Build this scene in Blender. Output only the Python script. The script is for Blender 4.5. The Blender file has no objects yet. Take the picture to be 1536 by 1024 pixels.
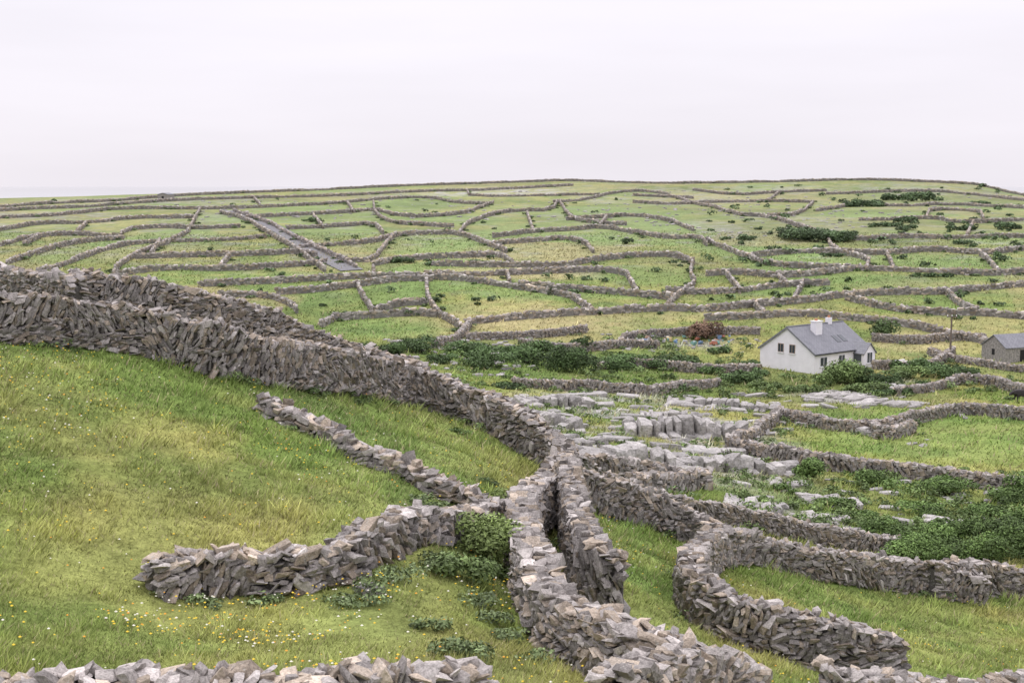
import bpy, bmesh, math, numpy as np
from mathutils import Vector, Matrix
rng=np.random.default_rng(7)
F=1920.0; P=math.radians(6.95)
cP,sP=math.cos(P),math.sin(P)
scene=bpy.context.scene

# ------------------------------------------------------------------ image pixel rays for placing things on the terrain, and noise helpers
def ray(px,py):
    px=np.asarray(px,float);py=np.asarray(py,float)
    u=(512-py)/F
    Y=cP+u*sP; Z=u*cP-sP; X=(px-768)/F
    return X/Y, Z/Y
def hsh(a,b,seed=0):
    n=(a*374761393+b*668265263+seed*974634777)&0xffffffff
    n=((n^(n>>13))*1274126177)&0xffffffff
    n=n^(n>>16)
    return (n&0xffff)/65535.0
def vnoise(x,y,seed=0):
    x=np.asarray(x,float);y=np.asarray(y,float)
    ix=np.floor(x).astype(np.int64);iy=np.floor(y).astype(np.int64)
    fx=x-ix;fy=y-iy
    fx=fx*fx*(3-2*fx);fy=fy*fy*(3-2*fy)
    return (hsh(ix,iy,seed)*(1-fx)+hsh(ix+1,iy,seed)*fx)*(1-fy)+(hsh(ix,iy+1,seed)*(1-fx)+hsh(ix+1,iy+1,seed)*fx)*fy
def fbm(x,y,o=3,seed=0):
    s=0;a=1;t=0
    for i in range(o):
        s=s+a*vnoise(x*2**i,y*2**i,seed+i*17);t+=a;a*=.5
    return s/t
def cells(x,y,seed=0):
    # value of the nearest jittered seed: one tone per field
    x=np.asarray(x,float);y=np.asarray(y,float)
    ix=np.floor(x).astype(np.int64);iy=np.floor(y).astype(np.int64)
    best=np.full(x.shape,1e9);val=np.zeros(x.shape)
    for dx in(-1,0,1):
        for dy in(-1,0,1):
            cx=ix+dx;cy=iy+dy
            d=(cx+hsh(cx,cy,seed)-x)**2+(cy+hsh(cx,cy,seed+1)-y)**2
            m=d<best;best=np.where(m,d,best);val=np.where(m,hsh(cx,cy,seed+2),val)
    return val

# ------------------------------------------------------------------ terrain control heights
C=[]
def c(px,py,D):
    a,s=ray(px,py);C.append((float(a),math.log(D),float(s)*D))
def cz(px,D,z):
    a,_=ray(px,512);C.append((float(a),math.log(D),z))
for q in [(-400,1024,18),(0,1024,19),(400,1024,19),(730,1024,20.5),(0,800,25),(0,650,31),(0,508,39),
 (-400,800,24),(-400,600,32),
 (300,1000,20.5),(300,900,25),(300,800,27.5),(300,700,32),(300,620,37),(300,545,42),
 (550,700,36),(550,620,46),(500,575,47),(600,605,53),(450,800,29),(600,900,25.5),(650,820,29),(600,1000,21.5),
 (720,740,37),(700,680,43),(780,950,25.5),(810,900,30),(930,970,27),(1130,1040,25),(870,720,50),(820,690,50),(700,620,54),
 (960,850,38),(930,790,45),(1040,880,38),(1200,960,35),(1365,1020,33.5),(1100,980,30),(1250,850,52),(1400,950,44),(1536,1000,40),
 (1536,915,50),(1250,1010,31),(950,775,58),(1130,815,62),(1355,850,66),(1100,730,80),(1000,700,88),(1360,760,82),(1536,740,88),
 (1536,820,68),(1200,700,95),(1000,650,108),(1350,660,112),(1536,640,118),(850,610,122),(1100,600,138),(1220,557,165),(1400,560,160),
 (760,570,142),(1536,580,150),(650,515,175),(1000,515,185),(1300,515,185),(1536,520,180),(1900,640,118),(1900,820,66),(1900,1000,38)]:
    c(*q)
for q in [(365,17,-7.7),(0,16,-7.6),(1500,27,-12.3),(768,14,-7.6),(1200,14,-8.5),(200,14,-7.3),(600,70,-13),(600,100,-17),(600,135,-20),(750,75,-16),(750,100,-19),
 (300,62,-8.3),(300,90,-14),(300,140,-18),(300,190,-18.5),(0,52,-4.6),(0,70,-8),(0,100,-12),(0,160,-14),(110,47.5,-4.75),(230,48.5,-5.0),(350,50.5,-5.95),(450,53,-7.2),(560,57,-8.8),
 (-400,52,-4),(-400,100,-10),(-400,160,-12),(-100,45,-4.5)]:
    cz(*q)
yD=[(480,197),(440,220),(400,250),(370,290),(340,350),(315,430)]
for px in (-350,100,420,768,1100,1400,1850):
    for y,D in yD:
        if px<200 and y>410: continue
        if px<420 and y>450: continue
        c(px,y,D)
for px in (450,700,1000,1300,1536): c(px,297,530)
RIDGE=[(-350,318,600),(0,306,620),(240,295,640),(430,287,650),(600,280,660),(770,273,670),(870,271,680),(960,274,670),(1100,276,660),(1300,271,650),(1400,274,640),(1480,279,620),(1560,296,600),(1850,315,600)]
for px,py,D in RIDGE:
    c(px,py,D)
    a,s=ray(px,py);z=float(s)*D
    C.append((float(a),math.log(D*1.15),z-12));C.append((float(a),math.log(D*1.45),-60));C.append((float(a),math.log(D*1.9),-95))
C=np.array(C)
def U(r2): return np.where(r2>1e-12,r2*np.log(np.maximum(r2,1e-12)),0)
n=len(C)
d2=((C[:,None,:2]-C[None,:,:2])**2).sum(2)
A=np.zeros((n+3,n+3));A[:n,:n]=U(d2)+np.eye(n)*1e-3
A[:n,n]=1;A[:n,n+1:]=C[:,:2];A[n,:n]=1;A[n+1:,:n]=C[:,:2].T
W=np.linalg.solve(A,np.concatenate([C[:,2],[0,0,0]]))
def Hraw(x,y):
    ym=np.maximum(y,14.0)
    a=np.clip(x/ym,-.62,.62);l=np.log(np.minimum(ym,1250))
    z=W[n]+W[n+1]*a+W[n+2]*l
    for i in range(n):
        z=z+W[i]*U((a-C[i,0])**2+(l-C[i,1])**2)
    return z
def H(x,y):
    x=np.asarray(x,float);y=np.asarray(y,float)
    shp=np.broadcast(x,y).shape
    x=np.broadcast_to(x,shp);y=np.broadcast_to(y,shp)
    z=Hraw(x,y)
    far=np.clip((y-90)/120,0,1)
    z=z+.32*(fbm(x/5,y/5,3,3)-.5)*(1-far*.6)+.20*(fbm(x/1.1,y/1.1,2,9)-.5)*(y<140)
    z=z+far*.8*(fbm(x/45,y/45,2,5)-.5)
    return z
YS=np.exp(np.linspace(math.log(14.5),math.log(760),620))
def unproj(px,py,h=0.0,tmin=0):
    px=np.atleast_1d(np.asarray(px,float));py=np.atleast_1d(np.asarray(py,float))
    a,s=ray(px,py)
    YY=YS[YS>tmin] if tmin else YS
    g=s[:,None]*YY[None]-(H(a[:,None]*YY[None],np.broadcast_to(YY[None],(len(px),len(YY))))+h)
    out=[]
    for i in range(len(px)):
        k=np.where(g[i]<0)[0]
        if len(k)==0: Y=YY[np.argmin(g[i]/YY)]
        elif k[0]==0: Y=YY[0]
        else:
            k=k[0];t=g[i,k-1]/(g[i,k-1]-g[i,k]);Y=YY[k-1]+t*(YY[k]-YY[k-1])
        out.append((a[i]*Y,Y))
    return np.array(out)
def at_range(lst):
    return [(float(ray(px,480)[0])*D,D) for px,D in lst]

# ------------------------------------------------------------------ mesh helpers
def new_mesh(name,v,f,col=None,mat=None,flat=True):
    v=np.ascontiguousarray(v,dtype=np.float32);f=np.ascontiguousarray(f,dtype=np.int32)
    me=bpy.data.meshes.new(name);k=f.shape[1];m=len(f)
    me.vertices.add(len(v));me.vertices.foreach_set('co',v.ravel())
    me.loops.add(m*k);me.loops.foreach_set('vertex_index',f.ravel())
    me.polygons.add(m);me.polygons.foreach_set('loop_start',np.arange(m,dtype=np.int32)*k)
    me.update(calc_edges=True)
    if flat: me.shade_flat()
    if col is not None:
        col=np.asarray(col,np.float32)
        if col.shape[1]==3: col=np.hstack([col,np.ones((len(col),1),np.float32)])
        at=me.attributes.new('Col','FLOAT_COLOR','POINT');at.data.foreach_set('color',np.ascontiguousarray(col,dtype=np.float32).ravel())
    ob=bpy.data.objects.new(name,me);scene.collection.objects.link(ob)
    if mat: me.materials.append(mat)
    return ob
def mat_new(name,rough=.9,spec=.25):
    m=bpy.data.materials.new(name);m.use_nodes=True
    nt=m.node_tree;b=nt.nodes['Principled BSDF'];b.inputs['Roughness'].default_value=rough
    b.inputs['Specular IOR Level'].default_value=spec
    return m,nt,b
def colmat(name,scales=((6,.35),),bump=None,rough=.9,spec=.2,lichen=None):
    m,nt,b=mat_new(name,rough,spec)
    at=nt.nodes.new('ShaderNodeAttribute');at.attribute_name='Col'
    tc=nt.nodes.new('ShaderNodeTexCoord')
    cur=at.outputs['Color']
    for sc,am in scales:
        nz=nt.nodes.new('ShaderNodeTexNoise');nz.inputs['Scale'].default_value=sc;nz.inputs['Detail'].default_value=5;nz.inputs['Roughness'].default_value=.65
        nt.links.new(tc.outputs['Object'],nz.inputs['Vector'])
        mr=nt.nodes.new('ShaderNodeMapRange');mr.inputs['From Min'].default_value=.3;mr.inputs['From Max'].default_value=.7
        mr.inputs['To Min'].default_value=1-am;mr.inputs['To Max'].default_value=1+am
        nt.links.new(nz.outputs['Fac'],mr.inputs['Value'])
        mx=nt.nodes.new('ShaderNodeVectorMath');mx.operation='SCALE'
        nt.links.new(cur,mx.inputs[0]);nt.links.new(mr.outputs[0],mx.inputs['Scale']);cur=mx.outputs[0]
    if lichen:
        sc,colr,th=lichen
        nz=nt.nodes.new('ShaderNodeTexNoise');nz.inputs['Scale'].default_value=sc;nz.inputs['Detail'].default_value=6;nz.inputs['Roughness'].default_value=.7
        nt.links.new(tc.outputs['Object'],nz.inputs['Vector'])
        mr=nt.nodes.new('ShaderNodeMapRange');mr.inputs['From Min'].default_value=th;mr.inputs['From Max'].default_value=th+.06;mr.inputs['To Max'].default_value=.6
        nt.links.new(nz.outputs['Fac'],mr.inputs['Value'])
        mm=nt.nodes.new('ShaderNodeMixRGB');mm.inputs['Color2'].default_value=(*colr,1)
        nt.links.new(mr.outputs[0],mm.inputs['Fac']);nt.links.new(cur,mm.inputs['Color1']);cur=mm.outputs[0]
    nt.links.new(cur,b.inputs['Base Color'])
    if bump:
        nz=nt.nodes.new('ShaderNodeTexNoise');nz.inputs['Scale'].default_value=bump[0];nz.inputs['Detail'].default_value=6
        nt.links.new(tc.outputs['Object'],nz.inputs['Vector'])
        bp=nt.nodes.new('ShaderNodeBump');bp.inputs['Strength'].default_value=bump[1];bp.inputs['Distance'].default_value=bump[2]
        nt.links.new(nz.outputs['Fac'],bp.inputs['Height']);nt.links.new(bp.outputs[0],b.inputs['Normal'])
    return m
M_stone=colmat('limestone_wall',((4,.30),(26,.4)),(13,.8,.05),.95,.12,(9,(.38,.37,.34),.575))
M_farstone=colmat('limestone_wall_far',((1.2,.25),(6,.25)),None,.95)
M_rock=colmat('limestone_pavement',((1.0,.25),(6,.35)),(3,.9,.2),.93)
M_ground=colmat('meadow_ground',((.35,.14),(1.1,.22),(4.5,.25),(22,.25)),(2.2,1.0,.45),1.0,.05)
M_grass=colmat('grass_blades',((.9,.18),),None,.8,.15)
M_leaf=colmat('leaves',((3,.2),),None,.65,.25)
M_paint=colmat('painted_items',((3,.1),),None,.6,.3)

def hull_templates(k,npt,seed,q=7.0,taper=.3,skew=.25):
    r=np.random.default_rng(seed);T=[]
    for i in range(k):
        bm=bmesh.new()
        cn=np.array([[sx,sy,sz] for sx in(-1,1) for sy in(-1,1) for sz in(-1,1)])*r.uniform(.30,.48,(8,3))
        p=r.normal(size=(npt,3))
        p/= (np.abs(p)**q).sum(1)[:,None]**(1/q)
        p*=.5*r.uniform(.86,1.0,(npt,1))
        p=np.vstack([p,cn])
        sk=r.uniform(-skew,skew,2);p[:,0]+=p[:,2]*sk[0];p[:,1]+=p[:,2]*sk[1]
        p[:,2]*=1+r.uniform(-taper,taper)*p[:,0]*2;p[:,1]*=1+r.uniform(-taper,taper)*p[:,0]*2
        for v_ in p: bm.verts.new(v_)
        bmesh.ops.convex_hull(bm,input=bm.verts)
        bmesh.ops.delete(bm,geom=[v for v in bm.verts if not v.link_faces],context='VERTS')
        bmesh.ops.triangulate(bm,faces=bm.faces)
        bm.verts.index_update()
        T.append((np.array([v.co[:] for v in bm.verts]),np.array([[v.index for v in f.verts] for f in bm.faces])));bm.free()
    return T
T_near=hull_templates(24,12,1,5.0,.4,.3)
T_rock=hull_templates(16,22,5,5.0,.15,.1)
def boxT(k,seed):
    r=np.random.default_rng(seed);T=[]
    fq=np.array([[0,1,3],[0,3,2],[4,6,7],[4,7,5],[0,4,5],[0,5,1],[2,3,7],[2,7,6],[0,2,6],[0,6,4],[1,5,7],[1,7,3]])
    for i in range(k):
        cc=np.array([[sx,sy,sz] for sx in(-1,1) for sy in(-1,1) for sz in(-1,1)])*r.uniform(.30,.54,(8,3))
        T.append((cc,fq))
    return T
T_box=boxT(14,3)
def rotm(yaw,tilt,roll):
    cy,sy=np.cos(yaw),np.sin(yaw);ct,st=np.cos(tilt),np.sin(tilt);cr,sr=np.cos(roll),np.sin(roll)
    o=np.zeros_like(yaw);i=np.ones_like(yaw)
    def M(*a): return np.stack(a,-1).reshape(-1,3,3)
    Rz=M(cy,-sy,o,sy,cy,o,o,o,i);Ry=M(ct,o,st,o,i,o,-st,o,ct);Rx=M(i,o,o,o,cr,-sr,o,sr,cr)
    return Rz@Ry@Rx
def scatter(T,pos,R,sc,col):
    idx=rng.integers(0,len(T),len(pos));V=[];Fc=[];Cc=[];off=0
    for t,(tv,tf) in enumerate(T):
        s=np.where(idx==t)[0]
        if len(s)==0: continue
        v=tv[None]*sc[s][:,None,:]
        v=np.einsum('nij,nkj->nki',R[s],v)+pos[s][:,None,:]
        V.append(v.reshape(-1,3));Fc.append((tf[None]+(np.arange(len(s))*len(tv))[:,None,None]+off).reshape(-1,3))
        Cc.append(np.repeat(col[s],len(tv),axis=0));off+=len(s)*len(tv)
    return np.vstack(V),np.vstack(Fc),np.vstack(Cc)
def join(parts):
    V=[];Fs=[];Cs=[];o=0
    for v,f,cc in parts:
        V.append(v);Fs.append(f+o);Cs.append(cc);o+=len(v)
    return np.vstack(V),np.vstack(Fs),np.vstack(Cs)

def stonecol(n,br=1.0):
    t=rng.uniform(.58,1.30,n)[:,None]*br
    base=np.array([.232,.214,.200])[None]*t
    w=(rng.random(n)<.3)[:,None]
    base=np.where(w,base*np.array([1.07,.98,.84]),base)
    l=(rng.random(n)<.13)[:,None]
    return np.where(l,base*1.25+.04,base)
def chaikin(p,k):
    for _ in range(k):
        q=[p[0]]
        for a,b in zip(p[:-1],p[1:]): q+= [a*.75+b*.25,a*.25+b*.75]
        q.append(p[-1]);p=np.array(q)
    return p
def sampler(p):
    seg=np.linalg.norm(np.diff(p,axis=0),axis=1);s=np.concatenate([[0],np.cumsum(seg)])
    L=s[-1]
    def f(t):
        x=np.interp(t,s,p[:,0]);y=np.interp(t,s,p[:,1])
        e=.3
        dx=np.interp(t+e,s,p[:,0])-np.interp(t-e,s,p[:,0]);dy=np.interp(t+e,s,p[:,1])-np.interp(t-e,s,p[:,1])
        return x,y,np.arctan2(dy,dx)
    return L,f
WALLPATHS=[]
def wall(pts,h=1.4,lod=0,thick=.75,tmin=0,smooth=2,upright=.5,name='dry_stone_wall',br=1.0,world=None,size=1.0):
    if world is None:
        pts=np.array(pts,float);w=unproj(pts[:,0],pts[:,1],h,tmin)
    else: w=np.array(world,float)
    w=chaikin(w,smooth);L,f=sampler(w)
    WALLPATHS.append((w,L,lod))
    sd=int(rng.integers(0,9999))
    parts=[]
    hb={0:.82,1:.80,2:.78}[lod]
    def hh(s): return h*(hb+.16*vnoise(s/2.7,s*0,sd)+.12*vnoise(s/.7,s*0,sd+1)-(0 if lod==0 else .3*np.clip(vnoise(s/9,s*0,sd+2)-.6,0,1)*2.5))
    cs=np.linspace(0,L,max(3,int(L/(.6 if lod==0 else 1.5))))
    x,y,a=f(cs);z=H(x,y);nx,ny=-np.sin(a),np.cos(a);ht=hh(cs)*(.86 if lod<2 else .78)
    rows=[]
    for off,zz in ((-.42,-.5),(-.29,None),(.29,None),(.42,-.5)):
        rows.append(np.stack([x+nx*off*thick,y+ny*off*thick,z+(ht if zz is None else zz)],1))
    m=len(cs);V=np.vstack(rows);fs=[]
    i=np.arange(m-1)
    for r in range(3):
        a0=r*m+i;b0=a0+1;c0=a0+m;d0=c0+1
        fs+= [np.stack([a0,b0,d0],1),np.stack([a0,d0,c0],1)]
    fs.append(np.array([[0,m,2*m],[0,2*m,3*m],[m-1,3*m-1,2*m-1],[m-1,4*m-1,3*m-1]]))
    Fc=np.vstack(fs)
    parts.append((V,Fc,np.tile([[.10,.093,.086]] if lod<2 else [[.185,.177,.163]],(len(V),1))))  # far walls get a paler core, haze painted into its colour
    if lod==0: rh,ds,ln=.092*size,.20*size,(.15,.46)
    elif lod==1: rh,ds,ln=.18,.33,(.25,.62)
    else: rh,ds,ln=.33,.65,(.45,1.05)
    nr=max(2,int(h/rh))
    P_=[];Rt=[];S_=[];Cc=[]
    for k in range(nr+1):
        top=(k>=nr)
        sides=(-1,1) if lod<2 else (0,)
        if top and lod<2: sides=(-1,0,1)
        for sidx in sides:
            m=max(2,int(L/ds)+1)
            s=(np.arange(m)+rng.uniform(-.45,.45,m))*ds;s=np.clip(s,0,L)
            x,y,a=f(s);hs=hh(s)
            fr=(k+.3)/nr
            zz=H(x,y)+hs*min(fr,1.0)+rng.uniform(-.04,.04,m)*(1 if lod==0 else 1.8)
            if lod==0: off=sidx*thick*(.44-.15*fr)+rng.uniform(-.05,.05,m)
            elif lod==1: off=sidx*thick*(.38-.12*fr)+rng.uniform(-.06,.06,m)
            else: off=rng.uniform(-.10,.10,m)
            nx,ny=-np.sin(a),np.cos(a)
            P_.append(np.stack([x+nx*off,y+ny*off,zz],1))
            up=vnoise(s/1.3,np.full(m,k*.25),sd+5)
            tilt=np.where(up<upright,np.sign(.5-vnoise(s/5,s*0,sd+9))*rng.uniform(.75,1.5,m),rng.normal(0,.26,m))
            if top: tilt=np.where(rng.random(m)<.4,rng.uniform(.3,1.3,m)*np.sign(rng.random(m)-.4),rng.normal(0,.3,m))
            if lod==2: tilt=rng.normal(0,.22,m)
            Rt.append(rotm(a+rng.normal(0,.2,m),tilt,rng.normal(0,.2,m)))
            l=rng.uniform(*ln,m)*size**(lod==0)
            big=np.where(rng.random(m)<.11,rng.uniform(1.3,1.8,m),1.0)
            if lod==0: sc=np.stack([l*big,rng.uniform(.22,.38,m),rng.uniform(.055,.17,m)*size*big],1)
            elif lod==1: sc=np.stack([l,rng.uniform(.3,.5,m),rng.uniform(.14,.30,m)*np.minimum(big,1.4)],1)
            else: sc=np.stack([l*np.minimum(big,1.4),rng.uniform(.8,1.0,m)*thick,rng.uniform(.30,.48,m)],1)
            S_.append(sc)
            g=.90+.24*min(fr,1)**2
            cc=stonecol(m,br*g*(1.12 if top else 1)*(1.2 if lod==2 else 1.08 if lod==1 else 1));Cc.append(cc)  # farther walls get paler stone: haze painted into the stone colour
    Pn=np.vstack(P_)
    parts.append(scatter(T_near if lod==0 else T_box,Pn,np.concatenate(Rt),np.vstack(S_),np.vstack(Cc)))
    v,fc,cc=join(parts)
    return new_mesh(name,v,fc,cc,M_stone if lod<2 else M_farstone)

# ------------------------------------------------------------------ ground colour patches
PATCH=[]
def patch(kind,px,py,rx,ry,st=1.0):
    w=unproj([px,px,px],[py,py-ry,py+ry])
    D=w[0,1];hy=max(abs(w[1,1]-w[2,1])/2,2.0)
    PATCH.append((kind,w[0,0],D,rx*D/F,hy,st))
for q in [('tan',800,478,170,16),('tan',760,410,120,9),('tan',400,450,45,12),('tan',980,470,100,10,.7),('tan',230,378,110,12,.6),('tan',90,330,120,9,.5),('tan',1250,300,200,8,.4),
 ('tan',1370,515,60,12,.8),('tan',870,378,60,10,.5),('tan',1420,430,120,10,.5),('tan',560,370,60,10,.5),('tan',1020,395,60,12,.3),('tan',760,460,80,12,.5),('tan',1390,600,60,14,.4),('tan',1150,470,90,10,.5),('tan',1200,600,60,10,.5),
 ('green',620,306,65,10),('green',650,364,90,12),('green',500,345,80,9),('green',590,440,60,18),('green',480,448,60,12),('green',960,412,90,14),('green',150,378,70,12),('green',560,492,90,14),
 ('green',1180,380,60,10),('green',900,360,50,8),('green',1180,435,80,9),('green',1400,390,120,8),('green',1500,360,60,7),('green',800,440,90,9),('green',920,440,60,8),('green',1300,420,90,8),('green',700,330,60,7),('green',360,325,60,7),('green',900,315,60,6),('green',1000,335,50,7),
 ('green',1400,650,180,35,.8),('green',600,650,150,60,.5),('green',960,850,60,80,.6),('green',1300,900,150,60,.4),('green',100,900,300,80,.35),('green',150,560,200,40,.3),('green',650,620,60,30,.5),
 ('rock',740,288,100,6,.9),('rock',600,290,120,5,.5),('rock',80,322,90,5,.7),('rock',1000,300,120,8,.45),('rock',1100,285,150,6,.5),('rock',1400,285,120,8,.45),('rock',1180,330,60,10,.4),('rock',240,300,160,5,.6),
 ('rock',960,640,190,55,.65),('rock',1270,597,80,9,.7),('rock',1130,755,60,10,.6),('rock',1000,515,90,8,.5),('rock',1080,345,40,14,.5),('rock',300,330,60,10,.3),
 ('scrub',780,545,260,26,.7),('scrub',1300,735,230,45,.6),('scrub',1150,585,220,18,.7),('scrub',720,800,70,80,.8),('scrub',700,960,130,60,.5),('scrub',1240,340,130,22,.6),('scrub',1400,300,130,14,.6),('scrub',1450,335,90,14,.4),
 ('scrub',350,560,190,18,.7),('scrub',1000,570,200,20,.5),('scrub',420,400,220,8,.4),('scrub',640,745,60,20,.8),('scrub',1150,350,80,12,.5),('scrub',1480,790,120,30,.7),('scrub',560,870,50,40,.5),('scrub',1100,340,300,40,.25),
 ('rock',1350,575,40,6,.4)]: patch(*q)
def gcol(x,y):
    f1=fbm(x/9,y/9,3,21)[:,None];f2=fbm(x/2.2,y/2.2,3,41)[:,None];f3=fbm(x/30,y/30,2,61)[:,None]
    g1=np.array([[.150,.208,.052]]);g2=np.array([[.282,.280,.092]]);g3=np.array([[.085,.130,.042]]);tan=np.array([[.37,.32,.165]]);rk=np.array([[.36,.35,.345]])
    gg=np.array([[.172,.268,.078]])
    k=np.clip((f1-.5)*2.6+(f2-.5)*2.0+.47,0,1)
    col=g1*(1-k)+g2*k
    far=np.clip((y-110)/80,0,1)[:,None]
    cv=cells(x/30,y/42,300)[:,None]
    wg=np.clip(.42-cv,0,1)*1.6*far;wt=np.clip(cv-.62,0,1)*1.7*far
    col=col*(1-wg)+gg*wg;col=col*(1-wt)+(tan*.9)*wt
    W_={}
    for kd,cx,cy,hx,hy,st in PATCH:
        e=((x-cx)/hx)**2+((y-cy)/hy)**2
        w=st*np.clip(1.6-e*.9,0,1)
        W_[kd]=np.maximum(W_.get(kd,0),w)
    far=np.clip((y-70)/130,0,1)[:,None]
    dk=np.clip((fbm(x/4,y/4,3,77)-.50)*4,0,1)[:,None]
    kk=dk*(.32+.22*far)
    w=W_['green'][:,None]*.7;col=col*(1-w)+gg*w*(.75+.5*f2)
    col=col*(1-kk)+g3*1.15*kk
    w=W_['tan'][:,None]*np.clip(.1+1.4*f2,0,1)*.8;col=col*(1-w)+tan*w
    w=W_['scrub'][:,None]*np.clip((f2-.25)*2.2,0,1);col=col*(1-w)+g3*w
    w=W_['rock'][:,None]*np.clip((fbm(x/3.5,y/1.6,3,91)[:,None]-.42)*5,0,1)
    col=col*(1-w)+rk*w
    sp=np.clip((fbm(x/5,y/5,3,101)[:,None]-.64)*9,0,1)*np.clip((y[:,None]-200)/200,0,.5)
    col=col*(1-sp)+rk*.75*sp
    haze=np.clip((y[:,None]-150)/600,0,.30)  # distance haze painted into the ground colour, growing with range
    col=col*(1-haze)+np.array([[.285,.298,.205]])*haze
    return col*(.82+.36*f3)

# ------------------------------------------------------------------ terrain sheet
ny_,nx_=720,460
ys=np.concatenate([np.linspace(-45,13.5,40),np.exp(np.linspace(math.log(14),math.log(1250),ny_-40))])
uu=np.linspace(-1,1,nx_)
YY,UU=np.meshgrid(ys,uu,indexing='ij')
XX=UU*(.62*np.maximum(YY,0)+18)
x=XX.ravel();y=YY.ravel()
z=H(x,y)
z=z-np.where(y>250,np.clip((np.abs(UU.ravel())-.82)/.18,0,1)**2*90,0)
i=np.arange(ny_-1)[:,None]*nx_+np.arange(nx_-1)[None]
fq=np.stack([i,i+1,i+nx_+1,i+nx_],-1).reshape(-1,4)
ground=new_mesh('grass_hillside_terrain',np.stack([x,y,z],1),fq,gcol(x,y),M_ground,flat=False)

# ------------------------------------------------------------------ sea
m,nt,b=mat_new('sea_water',.06,.5);b.inputs['Base Color'].default_value=(.30,.33,.37,1)
v=[]
for r in (300,3000,20000,60000):
    for k in range(48):
        t=k/48*2*math.pi;v.append((r*math.cos(t),r*math.sin(t),-58))
fs=[]
for q in range(3):
    for k in range(48):
        fs.append((q*48+k,(q+1)*48+k,(q+1)*48+(k+1)%48,q*48+(k+1)%48))
new_mesh('sea',np.array(v),np.array(fs),None,m,flat=False)

# ------------------------------------------------------------------ walls: foreground
wall([(-60,430),(0,434),(60,439),(200,452),(330,492),(450,517),(600,547),(625,554)],1.6,0,.8,tmin=33,upright=.6)
wall([(625,554),(690,572),(750,597),(800,627),(838,652),(850,674)],1.6,0,.8,tmin=40,upright=.4)
wall(None,1.5,0,1.15,upright=.25,br=1.12,world=at_range([(112,47.5),(170,48),(230,48.5),(290,49.3),(350,50.5),(400,51.5),(450,53),(510,55),(560,57),(600,57),(628,55)]))
wall([(-60,390),(0,394),(60,404),(115,418)],1.5,0,.8,tmin=45,upright=.3)
wall([(850,674),(835,694),(800,722),(782,744),(786,777),(800,827),(835,882),(890,907),(960,934),(1050,960),(1125,980)],1.35,0,.85,upright=.4,br=1.08)
wall([(850,690),(862,730),(875,775),(890,815),(935,850)],1.9,0,.65,tmin=30,upright=.6,br=.9)
wall([(920,1010),(970,990),(1040,980),(1125,994)],1.15,0,.8,upright=.3,br=1.08)
wall([(232,834),(270,829),(350,826),(400,830),(450,826),(520,813),(540,791),(600,775),(680,763),(770,748)],.76,0,.65,upright=.4,br=1.08,size=1.05)
wall([(395,596),(440,614),(500,642),(525,662),(560,674),(610,692),(660,720),(720,747)],.46,0,.55,upright=.3,br=1.15,size=1.25)
wall([(-40,1030),(100,1023),(250,1024),(400,1028),(480,1024),(560,1012),(640,1005),(730,1000)],1.1,0,.7,upright=.6,br=1.12)
wall([(1235,1036),(1330,1034),(1420,1028),(1480,1024),(1560,1010)],1.2,0,.7,tmin=24)
wall([(1085,794),(1060,797),(1035,830),(1040,850),(1070,875),(1130,898),(1200,918),(1280,941),(1345,958)],1.3,0,.75,tmin=29,upright=.35)
wall([(872,706),(940,728),(1000,748),(1060,772),(1088,797)],1.3,0,.8,tmin=45)
wall([(872,702),(950,722),(1040,748),(1130,765),(1250,786),(1355,806)],1.2,0,.75,tmin=55)
wall([(1088,797),(1150,802),(1250,827),(1330,837),(1420,852),(1480,864)],1.2,0,.8,tmin=45)
wall([(1400,844),(1450,844),(1500,845),(1570,852)],1.4,0,.8,tmin=45)
wall([(860,680),(960,692),(1062,704)],1.2,1,.7,tmin=70)
wall([(940,712),(1000,710),(1062,704)],1.1,1,.7,tmin=70)
# ------------------------------------------------------------------ walls: middle distance
for pts in [
 [(1095,655),(1130,640),(1172,610)],[(1172,610),(1230,625),(1310,632),(1370,618),(1440,603),(1536,612),(1600,620)],[(1310,632),(1322,642),(1370,630)],
 [(1095,655),(1150,668),(1230,682),(1310,690),(1400,698),(1500,712),(1560,722)],
 [(770,562),(830,570),(900,572),(960,578),(1030,570),(1080,565)],[(1345,578),(1400,572),(1440,560),(1500,565),(1560,585)],
 [(700,497),(760,497),(830,493),(880,487)],[(780,503),(830,515),(880,515),(930,508),(990,510)],
 [(930,508),(940,498),(1000,492),(1080,490),(1140,490)],[(650,510),(690,497),(705,478)],[(900,540),(960,535),(1060,548),(1140,545)],
 [(1395,520),(1440,532),(1536,545)],[(1310,500),(1380,505),(1420,498),(1480,500)],[(1310,540),(1390,545),(1430,520)]]:
    wall(pts,1.15,1,.6,tmin=85,smooth=1)
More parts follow.
